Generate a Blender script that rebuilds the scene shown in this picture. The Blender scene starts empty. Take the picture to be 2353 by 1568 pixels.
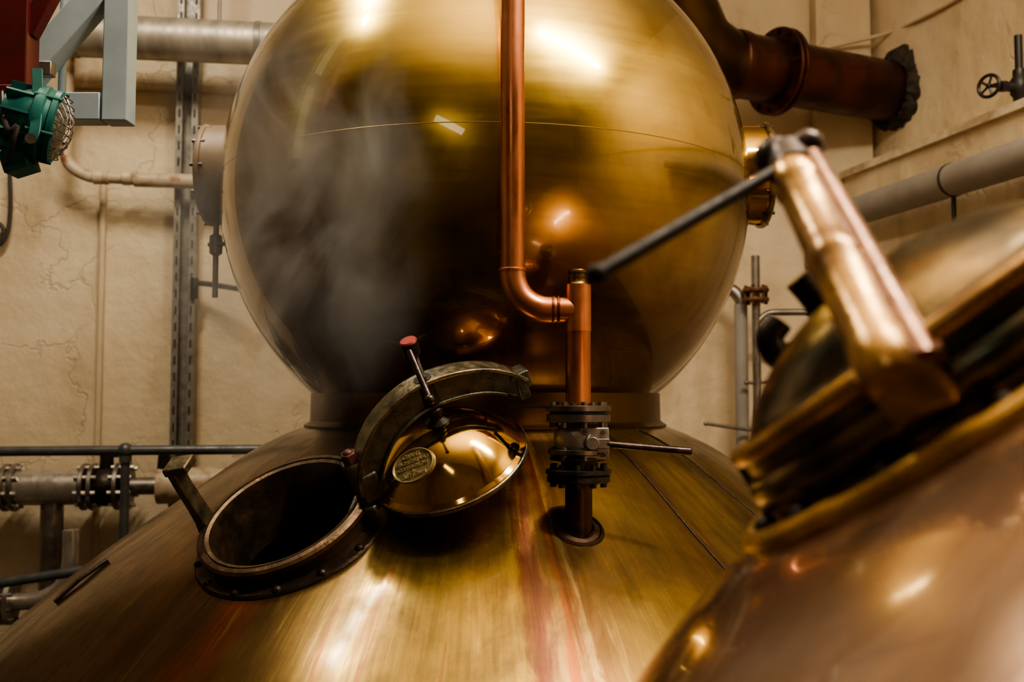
import bpy, bmesh, math, random
from mathutils import Vector as V, Matrix
random.seed(4)
scene = bpy.context.scene
COL = scene.collection
PI = math.pi
F = 2353*35/36
TH = math.radians(3.3)
CZ = 1.7

# ------------------------------------------------------------------ geometry of the place
def ray(px, py):
    dx = (px-1176.5)/F; dz = (784-py)/F
    y = math.cos(TH)-dz*math.sin(TH); z = math.sin(TH)+dz*math.cos(TH)
    return dx/y, z/y
def P(px, py, Y):
    kx, kz = ray(px, py)
    return V((kx*Y, Y, CZ+kz*Y))
def proj(p):
    d = p.y*math.cos(TH)+(p.z-CZ)*math.sin(TH); h = -p.y*math.sin(TH)+(p.z-CZ)*math.cos(TH)
    return 1176.5+F*p.x/d, 784-F*h/d
WB, WS = 7.0, 0.14                       # back wall: Y = WB + WS*X
RC = V((2.69, 7.39)); RD = V((.225, -.974)); RN = V((-.974, -.225))
def pw(px, py, off):                     # point in front of the back wall
    kx, kz = ray(px, py)
    Y = (WB-off)/(1-WS*kx)
    return V((kx*Y, Y, CZ+kz*Y))
def rw(px, py, off):                     # point in front of the right wall
    kx, kz = ray(px, py)
    Y = (off+RC.dot(RN))/(kx*RN.x+RN.y)
    return V((kx*Y, Y, CZ+kz*Y))

def catmull(pts, n=8):
    out = []
    for i in range(len(pts)-1):
        p0 = pts[max(i-1, 0)]; p1 = pts[i]; p2 = pts[i+1]; p3 = pts[min(i+2, len(pts)-1)]
        for k in range(n):
            t = k/n
            out.append(tuple(0.5*((2*b)+(-a+c)*t+(2*a-5*b+4*c-d)*t*t+(-a+3*b-3*c+d)*t**3)
                             for a, b, c, d in zip(p0, p1, p2, p3)))
    out.append(tuple(pts[-1]))
    return out
def cm(pts, n=8):
    return [V(p) for p in catmull([tuple(p) for p in pts], n)]

# ------------------------------------------------------------------ mesh builder
def frame(axis):
    a = V(axis).normalized()
    t = V((0, 0, 1)) if abs(a.z) < .9 else V((1, 0, 0))
    x = t.cross(a).normalized(); y = a.cross(x)
    return x, y, a
class MB:
    def __init__(s): s.v = []; s.f = []; s.mi = []
    def add(s, vs, fs, mi=0):
        o = len(s.v); s.v += [V(p) for p in vs]
        for f in fs: s.f.append([i+o for i in f]); s.mi.append(mi)
        return s
    def box(s, c, x, y, z, mi=0):        # x, y, z: half-extent vectors
        c = V(c); x = V(x); y = V(y); z = V(z)
        vs = [c+x*a+y*b+z*d for a in (-1, 1) for b in (-1, 1) for d in (-1, 1)]
        return s.add(vs, [(0,1,3,2),(4,6,7,5),(0,4,5,1),(2,3,7,6),(0,2,6,4),(1,5,7,3)], mi)
    def abox(s, c, sx, sy, sz, mi=0):
        return s.box(c, (sx/2,0,0), (0,sy/2,0), (0,0,sz/2), mi)
    def bar(s, p0, p1, w, h, side=None):
        p0 = V(p0); p1 = V(p1); d = p1-p0
        sd = V(side) if side else V((0,1,0))
        sd = (sd-d.normalized()*sd.dot(d.normalized())).normalized()
        up = d.normalized().cross(sd)
        return s.box((p0+p1)/2, d/2, sd*w/2, up*h/2)
    def tube(s, pts, r, seg=16, caps=True, closed=False, mi=0):
        pts = [V(p) for p in pts]; n = len(pts)
        rs = r if isinstance(r, (list, tuple)) else [r]*n
        tg = []
        for i in range(n):
            a = pts[(i-1) % n] if (closed or i > 0) else pts[i]
            b = pts[(i+1) % n] if (closed or i < n-1) else pts[i]
            tg.append((b-a).normalized())
        x, y, _ = frame(tg[0]); vs = []; fs = []
        for i in range(n):
            x = (x-tg[i]*x.dot(tg[i])).normalized(); y = tg[i].cross(x)
            for k in range(seg):
                t = 2*PI*k/seg
                vs.append(pts[i]+(x*math.cos(t)+y*math.sin(t))*rs[i])
        m = n if closed else n-1
        for i in range(m):
            j = (i+1) % n
            for k in range(seg):
                l = (k+1) % seg
                fs.append((i*seg+k, i*seg+l, j*seg+l, j*seg+k))
        if caps and not closed:
            fs.append(tuple(range(seg-1, -1, -1))); fs.append(tuple((n-1)*seg+k for k in range(seg)))
        return s.add(vs, fs, mi)
    def cyl(s, p0, p1, r, r1=None, seg=24, mi=0):
        return s.tube([p0, p1], [r, r if r1 is None else r1], seg, mi=mi)
    def lathe(s, o, axis, prof, seg=48, cap0=False, cap1=False, mi=0, loop=False):
        x, y, a = frame(axis); o = V(o); vs = []; fs = []
        n = len(prof)
        for r, h in prof:
            for k in range(seg):
                t = 2*PI*k/seg
                vs.append(o+a*h+(x*math.cos(t)+y*math.sin(t))*r)
        for i in range(n if loop else n-1):
            j = (i+1) % n
            for k in range(seg):
                l = (k+1) % seg
                fs.append((i*seg+k, i*seg+l, j*seg+l, j*seg+k))
        if cap0: fs.append(tuple(range(seg-1, -1, -1)))
        if cap1: fs.append(tuple((n-1)*seg+k for k in range(seg)))
        return s.add(vs, fs, mi)
    def ball(s, c, r, axis=(0,0,1), sz=1.0, seg=20):
        prof = [(max(r*math.sin(PI*i/12), r*.01), -r*sz*math.cos(PI*i/12)) for i in range(13)]
        return s.lathe(c, axis, prof, seg, True, True)
    def sweep(s, pts, side, w, h):
        pts = [V(p) for p in pts]; n = len(pts); sd = V(side).normalized(); vs = []; fs = []
        hs = h if isinstance(h, (list, tuple)) else [h]*n
        for i in range(n):
            t = (pts[min(i+1, n-1)]-pts[max(i-1, 0)]).normalized()
            up = t.cross(sd).normalized()
            for a, b in ((-1,-1),(1,-1),(1,1),(-1,1)):
                vs.append(pts[i]+sd*a*w/2+up*b*hs[i]/2)
        for i in range(n-1):
            for k in range(4):
                l = (k+1) % 4
                fs.append((i*4+k, i*4+l, i*4+4+l, i*4+4+k))
        fs.append((3,2,1,0)); fs.append(tuple((n-1)*4+k for k in range(4)))
        return s.add(vs, fs)
    def build(s, name, mats, parent=None, origin=None, bevel=0, angle=35, label=None, seg=2):
        if parent is not None: o = ORG[parent.name]
        elif origin is not None: o = V(origin)
        else:
            lo = V([min(v[i] for v in s.v) for i in range(3)]); hi = V([max(v[i] for v in s.v) for i in range(3)])
            o = V(((lo.x+hi.x)/2, (lo.y+hi.y)/2, lo.z))
        me = bpy.data.meshes.new(name)
        me.from_pydata([v-o for v in s.v], [], s.f)
        bm = bmesh.new(); bm.from_mesh(me)
        bmesh.ops.recalc_face_normals(bm, faces=bm.faces)
        bm.to_mesh(me); bm.free()
        mats = mats if isinstance(mats, (list, tuple)) else [mats]
        for m in mats: me.materials.append(m)
        for p, i in zip(me.polygons, s.mi): p.material_index = i
        me.shade_smooth(); me.set_sharp_from_angle(angle=math.radians(angle))
        ob = bpy.data.objects.new(name, me); COL.objects.link(ob)
        if parent is not None: ob.parent = parent
        else: ob.location = o
        ORG[ob.name] = o
        if bevel:
            b = ob.modifiers.new('bevel', 'BEVEL'); b.width = bevel; b.segments = seg; b.limit_method = 'ANGLE'
            b.angle_limit = math.radians(40)
        if label: ob['label'] = label
        return ob
ORG = {}
def tag(o, label, cat, group=None, kind=None):
    o['label'] = label; o['category'] = cat
    if group: o['group'] = group
    if kind: o['kind'] = kind
    return o
def thing(name, label, cat, loc):
    o = bpy.data.objects.new(name, None); COL.objects.link(o); o.empty_display_size = .1
    o.location = loc; ORG[o.name] = V(loc)
    return tag(o, label, cat)

# ------------------------------------------------------------------ materials
def nmat(name):
    m = bpy.data.materials.new(name); m.use_nodes = True
    nt = m.node_tree
    return m, nt, nt.nodes['Principled BSDF']
def ramp(nt, stops):
    r = nt.nodes.new('ShaderNodeValToRGB'); e = r.color_ramp.elements
    e[0].position = stops[0][0]; e[0].color = (*stops[0][1], 1)
    e[1].position = stops[-1][0]; e[1].color = (*stops[-1][1], 1)
    for p, c in stops[1:-1]:
        x = e.new(p); x.color = (*c, 1)
    return r
def math_n(nt, op, a, b=None):
    n = nt.nodes.new('ShaderNodeMath'); n.operation = op
    for i, v in enumerate((a, b)):
        if v is None: continue
        if isinstance(v, (int, float)): n.inputs[i].default_value = v
        else: nt.links.new(v, n.inputs[i])
    return n.outputs[0]
def noise(nt, vec, scale, detail=5, dist=0.0, rough=.55):
    n = nt.nodes.new('ShaderNodeTexNoise'); n.inputs['Scale'].default_value = scale
    n.inputs['Detail'].default_value = detail; n.inputs['Distortion'].default_value = dist
    n.inputs['Roughness'].default_value = rough
    if vec is not None: nt.links.new(vec, n.inputs['Vector'])
    return n.outputs['Fac']
def maprange(nt, v, a, b, c, d):
    n = nt.nodes.new('ShaderNodeMapRange'); nt.links.new(v, n.inputs[0])
    for i, x in enumerate((a, b, c, d)): n.inputs[i+1].default_value = x
    return n.outputs[0]
def bump(nt, h, strength, dist, bs):
    n = nt.nodes.new('ShaderNodeBump'); n.inputs['Strength'].default_value = strength
    n.inputs['Distance'].default_value = dist
    nt.links.new(h, n.inputs['Height']); nt.links.new(n.outputs[0], bs.inputs['Normal'])
def mult_col(nt, col, fac):
    mx = nt.nodes.new('ShaderNodeMix'); mx.data_type = 'RGBA'; mx.blend_type = 'MULTIPLY'
    mx.inputs[0].default_value = 1
    nt.links.new(col, mx.inputs[6])
    cb = nt.nodes.new('ShaderNodeCombineColor')
    for i in range(3): nt.links.new(fac, cb.inputs[i])
    nt.links.new(cb.outputs[0], mx.inputs[7])
    return mx.outputs[2]
def mix_col(nt, fac, col, rgb):
    mx = nt.nodes.new('ShaderNodeMix'); mx.data_type = 'RGBA'
    nt.links.new(fac, mx.inputs[0]); nt.links.new(col, mx.inputs[6]); mx.inputs[7].default_value = (*rgb, 1)
    return mx.outputs[2]
def simple(name, c1, c2=None, scale=6, metal=0.0, rough=.5, rv=.1, bmp=0, bscale=40, coat=0, stretch=(1,1,1), c3=None, spec=None):
    m, nt, bs = nmat(name)
    tc = nt.nodes.new('ShaderNodeTexCoord'); mp = nt.nodes.new('ShaderNodeMapping')
    mp.inputs['Scale'].default_value = stretch
    nt.links.new(tc.outputs['Object'], mp.inputs[0])
    f = noise(nt, mp.outputs[0], scale)
    c2 = c2 or tuple(x*.7 for x in c1)
    st = [(.36, c2), (.62, c1)]
    if c3: st = [(.32, c3), (.46, c2), (.6, c1)]
    r = ramp(nt, st); nt.links.new(f, r.inputs[0]); nt.links.new(r.outputs[0], bs.inputs['Base Color'])
    bs.inputs['Metallic'].default_value = metal
    f2 = noise(nt, mp.outputs[0], scale*2.3, 4)
    nt.links.new(maprange(nt, f2, .3, .7, max(rough-rv, .02), min(rough+rv, 1)), bs.inputs['Roughness'])
    if spec is not None: bs.inputs['Specular IOR Level'].default_value = spec
    if coat: bs.inputs['Coat Weight'].default_value = coat; bs.inputs['Coat Roughness'].default_value = .05
    if bmp: bump(nt, noise(nt, mp.outputs[0], bscale, 6), bmp, .01, bs)
    return m

def pot_material(name, stops, lo=.60, hi=1.16, rough=(.22, .38), wob=.030, coat=.3, metal=.93, cr=.1, fine=.16, stains=True):
    m, nt, bs = nmat(name); L = nt.links
    tc = nt.nodes.new('ShaderNodeTexCoord'); sp = nt.nodes.new('ShaderNodeSeparateXYZ')
    L.new(tc.outputs['Object'], sp.inputs[0])
    ph = math_n(nt, 'ARCTAN2', sp.outputs[1], sp.outputs[0])
    x2 = math_n(nt, 'MULTIPLY', sp.outputs[0], sp.outputs[0]); y2 = math_n(nt, 'MULTIPLY', sp.outputs[1], sp.outputs[1])
    r = math_n(nt, 'SQRT', math_n(nt, 'ADD', x2, y2))
    def vec(ka, kr):
        c = nt.nodes.new('ShaderNodeCombineXYZ')
        L.new(math_n(nt, 'MULTIPLY', ph, ka), c.inputs[0]); L.new(math_n(nt, 'MULTIPLY', r, kr), c.inputs[1])
        return c.outputs[0]
    n1 = noise(nt, vec(14, 2.4), 1.5, 10, .6, .68)
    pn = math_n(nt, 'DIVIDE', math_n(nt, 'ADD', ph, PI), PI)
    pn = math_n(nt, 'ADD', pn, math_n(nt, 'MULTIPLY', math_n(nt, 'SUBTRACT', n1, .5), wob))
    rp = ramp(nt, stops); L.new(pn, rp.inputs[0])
    n2 = noise(nt, vec(30, 2.0), 1.0, 8, .8, .64)
    n3 = noise(nt, tc.outputs['Object'], 3.0, 8, 1.0, .6)
    n4 = noise(nt, vec(11, 3.0), 1.0, 7, 1.2, .6)
    n5 = noise(nt, vec(120, 3.0), 1.0, 4, .3, .6)
    col = rp.outputs[0]
    if stains:
        n6 = noise(nt, vec(24, 1.0), 1.0, 9, .7, .62)
        col = mix_col(nt, maprange(nt, n6, .58, .66, 0, .7), col, (.26, .085, .035))
        n7 = noise(nt, vec(30, 1.3), 1.7, 9, .7, .62)
        col = mix_col(nt, maprange(nt, n7, .60, .68, 0, .5), col, (.50, .34, .10))
        n8 = noise(nt, tc.outputs['Object'], 1.7, 8, 1.2, .64)
        col = mix_col(nt, maprange(nt, n8, .46, .62, 0, .6), col, (.16, .095, .045))
    k = math_n(nt, 'MULTIPLY', maprange(nt, n2, .3, .72, lo, hi), maprange(nt, n3, .3, .7, .62, 1.2))
    k = math_n(nt, 'MULTIPLY', k, maprange(nt, n4, .35, .6, .5+lo*.5, 1.05))
    k = math_n(nt, 'MULTIPLY', k, maprange(nt, n5, .3, .7, 1-fine, 1+fine*.6))
    L.new(mult_col(nt, col, k), bs.inputs['Base Color'])
    bs.inputs['Metallic'].default_value = metal
    rr_ = math_n(nt, 'ADD', maprange(nt, n3, .3, .7, rough[1], rough[0]), maprange(nt, n2, .3, .7, .05, -.05))
    L.new(rr_, bs.inputs['Roughness'])
    bs.inputs['Coat Weight'].default_value = coat; bs.inputs['Coat Roughness'].default_value = cr
    bump(nt, noise(nt, vec(60, 3), 1.0, 6), .03, .01, bs)
    return m

def dim(st, k): return [(p, tuple(c*k for c in col)) for p, col in st]
G = dict(
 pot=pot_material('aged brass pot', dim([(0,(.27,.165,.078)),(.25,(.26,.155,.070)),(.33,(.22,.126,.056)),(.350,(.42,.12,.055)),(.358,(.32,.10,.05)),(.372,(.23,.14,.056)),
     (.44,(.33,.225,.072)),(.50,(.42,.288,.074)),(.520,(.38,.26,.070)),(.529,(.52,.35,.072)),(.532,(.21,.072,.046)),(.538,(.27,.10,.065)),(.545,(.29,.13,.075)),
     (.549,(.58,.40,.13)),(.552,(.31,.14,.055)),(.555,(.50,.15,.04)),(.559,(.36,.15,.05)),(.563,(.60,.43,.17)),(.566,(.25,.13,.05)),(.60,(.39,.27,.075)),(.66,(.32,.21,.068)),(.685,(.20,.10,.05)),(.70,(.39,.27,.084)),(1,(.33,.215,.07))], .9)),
 collar=simple('smoked brass collar', (.12,.07,.03), (.085,.048,.02), 3, 1, .32, .06),
 pot2=pot_material('copper brass pot', [(0,(.56,.355,.235)),(.5,(.58,.37,.25)),(1,(.54,.33,.22))], .74, 1.1, (.15, .25), .045, 1.0, .72, .04, .06, False),
 copper=simple('copper tube', (.56,.235,.125), (.38,.14,.07), 7, 1, .36, .1, .05, 60, 0, (1,1,.35)),
 copper_bright=simple('bright copper fitting', (.64,.28,.155), (.52,.205,.105), 8, 1, .34, .06),
 copper_dark=simple('tarnished copper', (.20,.085,.045), (.10,.045,.03), 7, 1, .4, .12, .1, 40),
 nozzle=simple('blackened nozzle', (.085,.045,.028), (.04,.025,.018), 9, .9, .4, .12, .1, 40),
 copper_bar=simple('worn copper bar', (.30,.15,.088), (.13,.07,.05), 14, .7, .34, .1, .1, 60),
 lyne=simple('dark oxidised copper', (.10,.033,.022), (.04,.017,.014), 4, .8, .38, .12, .1, 30, 0, (1,1,1)),
 lyneb=simple('dark brass bend', (.085,.05,.017), (.045,.025,.012), 4, 1, .38, .1),
 neck=simple('smoked copper neck', (.09,.055,.03), (.06,.035,.02), 4, .8, .6, .1),
 seam=simple('dull brass seam', (.33,.215,.05), (.28,.175,.04), 4, 1, .42, .05),
 brass=simple('polished brass', (.70,.46,.14), (.58,.37,.09), 5, 1, .10, .04),
 goldrim=simple('bright gold rim', (.76,.45,.13), (.36,.21,.07), 12, .6, .28, .06),
 brass_worn=simple('worn brass', (.50,.37,.18), (.18,.155,.085), 12, 1, .34, .12, .15, 60),
 cap=simple('dark threaded brass', (.26,.17,.075), (.10,.07,.04), 16, 1, .36, .1),
 edge=simple('worn bronze edge', (.33,.28,.19), (.12,.125,.10), 16, .9, .36, .12, .2, 60),
 rim=simple('worn bronze rim', (.17,.11,.066), (.065,.05,.038), 10, .85, .44, .1, .2, 60),
 flange=simple('brown black bronze', (.085,.06,.042), (.035,.028,.022), 10, .8, .42, .1, .2, 60),
 port=simple('muted brown port', (.20,.145,.098), (.15,.108,.072), 4, .05, .55, .06),
 bronze=simple('green grey bronze', (.18,.17,.135), (.075,.083,.07), 14, .8, .42, .14, .25, 70),
 dark_iron=simple('dark iron', (.06,.048,.042), (.025,.022,.02), 16, .8, .42, .12, .25, 80),
 knob=simple('dark brown knob', (.075,.05,.045), (.035,.026,.025), 16, .4, .42, .12),
 black=simple('black painted metal', (.02,.018,.018), (.012,.012,.012), 8, .2, .4, .1),
 rod=simple('dark steel rod', (.12,.09,.09), (.05,.04,.04), 20, .9, .33, .1, .1, 90),
 rod2=simple('blackened iron rod', (.026,.018,.020), (.014,.011,.012), 20, 0, .5, .1, .1, 90, spec=.2),
 steel=simple('stainless steel', (.56,.52,.47), (.40,.37,.33), 9, .7, .32, .1),
 steel_dull=simple('dull grey steel', (.30,.275,.25), (.19,.17,.155), 9, .9, .42, .1, .1, 60),
 vsteel=simple('dark valve steel', (.20,.18,.165), (.10,.09,.084), 12, .9, .36, .1, .1, 60),
 vbody=simple('cast valve steel', (.42,.39,.36), (.27,.25,.23), 12, .8, .36, .1, .15, 70),
 galv=simple('galvanised steel', (.30,.28,.25), (.19,.178,.16), 18, .5, .46, .1),
 alu=simple('dull aluminium duct', (.46,.42,.365), (.33,.30,.255), 3, .55, .5, .1, .1, 14, 0, (4,1,1)),
 slot=simple('slot shadow', (.03,.027,.024), (.02,.02,.018), 8, 0, .8),
 rail=simple('grey painted rail', (.10,.11,.115), (.07,.075,.08), 12, .3, .42),
 blue=simple('blue grey painted steel', (.40,.51,.60), (.32,.42,.50), 5, .1, .42, .08, .05, 40),
 red=simple('maroon painted steel', (.12,.014,.017), (.08,.011,.013), 6, .1, .42, .08),
 redknob=simple('worn red paint', (.34,.04,.035), (.16,.03,.025), 18, .2, .5),
 teal=simple('teal enamel', (.010,.14,.135), (.007,.09,.088), 6, .1, .42, .08),
 glass=simple('lamp glass', (.20,.20,.17), (.15,.15,.13), 4, 0, .15),
 cream=simple('rusty cream paint', (.55,.47,.36), (.48,.39,.28), 9, .05, .5, .1, .2, 30, 0, (1,1,1), (.25,.12,.05)),
 creamwall=simple('cream conduit paint', (.62,.515,.375), (.55,.455,.325), 4, 0, .55),
 lit_edge=simple('pale plaster coping', (.72,.62,.46), (.52,.42,.29), 9, 0, .6, .1, .4, 25),
 grey_lag=simple('grey lagging', (.30,.28,.265), (.25,.23,.215), 4, 0, .55, .1, .2, 12),
 rust=simple('rusty iron', (.18,.08,.035), (.09,.045,.028), 22, .4, .6, .1, .3, 60),
 plaster=simple('broken plaster', (.045,.034,.024), (.014,.012,.010), 14, 0, .9, .05, 1.0, 20),
 cable=simple('dark cable', (.05,.045,.04), None, 5, 0, .5),
 plate=simple('weathered brass plate', (.40,.33,.17), (.25,.22,.12), 40, .45, .45, .1, .2, 80),
 letter=simple('raised plate letters', (.60,.51,.29), (.48,.41,.23), 30, .55, .38),
 amber=simple('amber worn brass', (.60,.36,.13), (.27,.155,.07), 14, .72, .30, .08, .12, 50),
 patina=simple('patinated lid', (.34,.24,.11), (.15,.11,.065), 7, .8, .22, .08, .1, 40, 0, (1,1,1), (.045,.05,.038)),
)
def bulb_mat():
    m, nt, bs = nmat('brushed brass bulb'); L = nt.links
    tc = nt.nodes.new('ShaderNodeTexCoord'); mp = nt.nodes.new('ShaderNodeMapping'); mp.inputs['Scale'].default_value = (1, 1, 1.4)
    L.new(tc.outputs['Object'], mp.inputs[0])
    n1 = noise(nt, mp.outputs[0], 1.3, 5, 1.4)
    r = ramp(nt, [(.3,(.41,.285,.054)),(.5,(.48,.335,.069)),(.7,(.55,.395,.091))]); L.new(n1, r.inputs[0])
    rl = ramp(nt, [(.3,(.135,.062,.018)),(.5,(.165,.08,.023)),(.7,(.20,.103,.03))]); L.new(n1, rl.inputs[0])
    # dark reflections of the lower half painted into the colour, browner downwards
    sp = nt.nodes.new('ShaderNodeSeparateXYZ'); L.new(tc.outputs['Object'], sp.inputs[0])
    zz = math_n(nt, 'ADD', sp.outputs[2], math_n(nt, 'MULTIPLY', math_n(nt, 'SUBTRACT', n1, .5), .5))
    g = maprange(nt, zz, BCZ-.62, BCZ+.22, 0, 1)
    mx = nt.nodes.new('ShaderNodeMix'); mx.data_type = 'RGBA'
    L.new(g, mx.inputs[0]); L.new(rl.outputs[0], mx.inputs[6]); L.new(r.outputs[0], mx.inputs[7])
    mp2 = nt.nodes.new('ShaderNodeMapping'); mp2.inputs['Scale'].default_value = (1.2, 1.2, 20); L.new(tc.outputs['Object'], mp2.inputs[0])
    n2 = noise(nt, mp2.outputs[0], 1.2, 6, .7)
    L.new(mult_col(nt, mx.outputs[2], maprange(nt, n2, .3, .7, .86, 1.06)), bs.inputs['Base Color'])
    bs.inputs['Metallic'].default_value = 1
    L.new(math_n(nt, 'ADD', maprange(nt, n1, .3, .7, .20, .28), maprange(nt, n2, .3, .7, -.02, .02)), bs.inputs['Roughness'])
    bs.inputs['Coat Weight'].default_value = 1.0; bs.inputs['Coat Roughness'].default_value = .02
    return m
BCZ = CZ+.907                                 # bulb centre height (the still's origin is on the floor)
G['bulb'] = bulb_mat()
def wall_mat():
    m, nt, bs = nmat('cream painted plaster'); L = nt.links
    tc = nt.nodes.new('ShaderNodeTexCoord'); mp = nt.nodes.new('ShaderNodeMapping'); mp.inputs['Scale'].default_value = (1.6, 1.6, .35)
    L.new(tc.outputs['Object'], mp.inputs[0])
    n1 = noise(nt, mp.outputs[0], 1.8, 7, .3)
    n0 = noise(nt, tc.outputs['Object'], 1.1, 6, .6)
    s = math_n(nt, 'MULTIPLY', math_n(nt, 'ADD', n1, n0), .5)
    r = ramp(nt, [(.33,(.43,.33,.21)),(.46,(.65,.535,.375)),(.6,(.73,.62,.45))]); L.new(s, r.inputs[0])
    bs.inputs['Roughness'].default_value = .5
    v = nt.nodes.new('ShaderNodeTexVoronoi'); v.feature = 'DISTANCE_TO_EDGE'; v.inputs['Scale'].default_value = .85
    dn = nt.nodes.new('ShaderNodeTexNoise'); dn.inputs['Scale'].default_value = 2.5; dn.inputs['Detail'].default_value = 6
    L.new(tc.outputs['Object'], dn.inputs['Vector'])
    ad = nt.nodes.new('ShaderNodeVectorMath'); ad.operation = 'ADD'
    L.new(tc.outputs['Object'], ad.inputs[0]); L.new(dn.outputs['Color'], ad.inputs[1]); L.new(ad.outputs[0], v.inputs['Vector'])
    crack = maprange(nt, v.outputs['Distance'], 0, .010, 0, 1)
    where = maprange(nt, noise(nt, tc.outputs['Object'], .9, 3), .48, .58, 0, 1)
    ck = math_n(nt, 'MAXIMUM', crack, math_n(nt, 'SUBTRACT', 1.0, where))
    L.new(mult_col(nt, r.outputs[0], maprange(nt, ck, 0, 1, .86, 1)), bs.inputs['Base Color'])
    h = math_n(nt, 'ADD', math_n(nt, 'MULTIPLY', noise(nt, tc.outputs['Object'], 4, 9), 1.3), math_n(nt, 'MULTIPLY', ck, .22))
    bump(nt, h, .6, .03, bs)
    return m
G['wall'] = wall_mat()
G['floor'] = simple('dark floor', (.05,.04,.033), (.03,.025,.022), 3, 0, .5, .1, .1, 20)
G['ceil'] = simple('cream ceiling paint', (.60,.515,.395), (.52,.435,.33), 2, 0, .7)
G['dimwall'] = simple('dimmed brown wall', (.12,.086,.055), (.085,.06,.038), 2, 0, .7)  # for unseen walls: dimness of the camera side put into their colour

# ------------------------------------------------------------------ room
HT = 6.0
def wall(name, a, b, thick, z0=0, z1=HT, m=None):
    a = V((a[0], a[1], 0)); b = V((b[0], b[1], 0)); d = b-a; nrm = V((-d.y, d.x, 0)).normalized()
    mb = MB(); mb.box((a+b)/2+nrm*thick/2+V((0,0,(z0+z1)/2)), d/2, nrm*thick/2, V((0,0,(z1-z0)/2)))
    o = mb.build(name, m or G['wall']); o['kind'] = 'structure'; return o
def wy(x): return WB+WS*x
wall('wall_back', (RC.x, RC.y), (-4.6, wy(-4.6)), -.2)
rend = RC+RD*10.15
wall('wall_right', (RC.x, RC.y), (rend.x, rend.y), .2)
wall('wall_left', (-4.6, wy(-4.6)), (-4.6, -2.5), -.2, m=G['dimwall'])
wall('wall_front', (-4.6, -2.5), (rend.x, -2.5), -.2, m=G['dimwall'])
o = MB().abox((.3, 2.5, -.1), 10.2, 10.4, .2).build('floor', G['floor']); o['kind'] = 'structure'
o = MB().abox((.3, 2.5, HT+.1), 10.2, 10.4, .2).build('ceiling', G['ceil']); o['kind'] = 'structure'
zl = rw(1985, 378, .28).z
a = RC+RN*.28; b = a+RD*9.9
wall('trim_1', (a.x, a.y), (b.x, b.y), .28, 0, zl-.05)
a = RC+RN*.315; b = a+RD*9.9
wall('trim_3', (a.x, a.y), (b.x, b.y), .315, zl-.05, zl, G['lit_edge'])  # added strip: light along the ledge edge put into its paler colour
p0 = pw(1868, 200, 0)
wall('trim_2', (RC.x-.02, wy(RC.x-.02)-.10), (p0.x, wy(p0.x)-.10), -.10)

# ------------------------------------------------------------------ pot still (main)
AX, AY = -.117, 4.5
prof_rel = [(.775,-.105),(.80,-.122),(.9,-.162),(1.05,-.243),(1.33,-.44),(1.6,-.625),(1.88,-.85),(2.06,-1.03),(2.17,-1.19),(2.23,-1.35),(2.25,-1.5),(2.25,-1.7)]
prof1 = [(r, CZ+z) for r, z in catmull(prof_rel, 10)]
def mk_profz(prof):
    def f(r):
        if r <= prof[0][0]: return prof[0][1]
        for (r0, z0), (r1, z1) in zip(prof, prof[1:]):
            if r0 <= r <= r1 and r1 > r0: return z0+(z1-z0)*(r-r0)/(r1-r0)
        return -10
    return f
pz1 = mk_profz(prof1)
def hit(px, py, ax, ay, pz, y0=1.5, y1=5.0):
    Y = y0
    while Y < y1:
        p = P(px, py, Y)
        if p.z <= pz(math.hypot(p.x-ax, p.y-ay)): return p
        Y += .004
    return P(px, py, y1)
def normal_at(p, ax, ay, pz):
    d = V((p.x-ax, p.y-ay, 0)); r = d.length; d /= r
    sl = (pz(r+.05)-pz(r-.05))/.1
    return (V((0,0,1))-d*sl).normalized()

NK = .075
S1 = hit(670, 1212, AX, AY, pz1)
n1 = normal_at(S1, AX, AY, pz1)
M1 = S1+n1*NK
w1 = (M1-V((0,0,CZ))).normalized()
u1 = w1.cross(n1).normalized(); e1 = u1.cross(n1).normalized()
def H1(a, e, b): return M1+u1*a+e1*e+n1*b

still = thing('pot_still', 'large brass pot still with round bulb and open steaming hatch', 'still', (AX, AY, 0))
mb = MB().lathe((AX, AY, 0), (0,0,1), prof1, 288)
keep = []
for f in mb.f:
    c = sum((mb.v[i] for i in f), V())/len(f)-S1
    if not ((c-n1*c.dot(n1)).length < .272 and abs(c.dot(n1)) < .3): keep.append(f)
mb.f = keep; mb.mi = [0]*len(keep)
pot = mb.build('pot', G['pot'], still)
zb = CZ-.115
MB().lathe((AX, AY, zb), (0,0,1), [(.80,-.015),(.805,.0),(.785,.012),(.778,.02),(.776,.135),(.77,.15)], 160).build('collar', G['collar'], still)
BC = V((AX, AY, CZ+.907)); BA, BB = 1.172, 1.18
prof = []
t0 = math.asin(-.885/BB)
for i in range(97):
    t = t0+(PI/2-.2-t0)*i/96
    prof.append((BA*math.cos(t), BB*math.sin(t)))
rt = prof[-1][0]; zt = prof[-1][1]
prof += [(rt*.98, zt+.05), (rt*.9, zt+.3), (rt*.8, zt+.9), (rt*.75, HT-BC.z-.02)]
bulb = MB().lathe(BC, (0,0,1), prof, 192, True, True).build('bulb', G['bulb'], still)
zs = .03
MB().lathe(BC, (0,0,1), [(BA-.0005,zs-.0018),(BA+.0003,zs-.0008),(BA+.0003,zs+.0008),(BA-.0005,zs+.0018)], 192).build('weld_seam', G['seam'], bulb)
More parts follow.
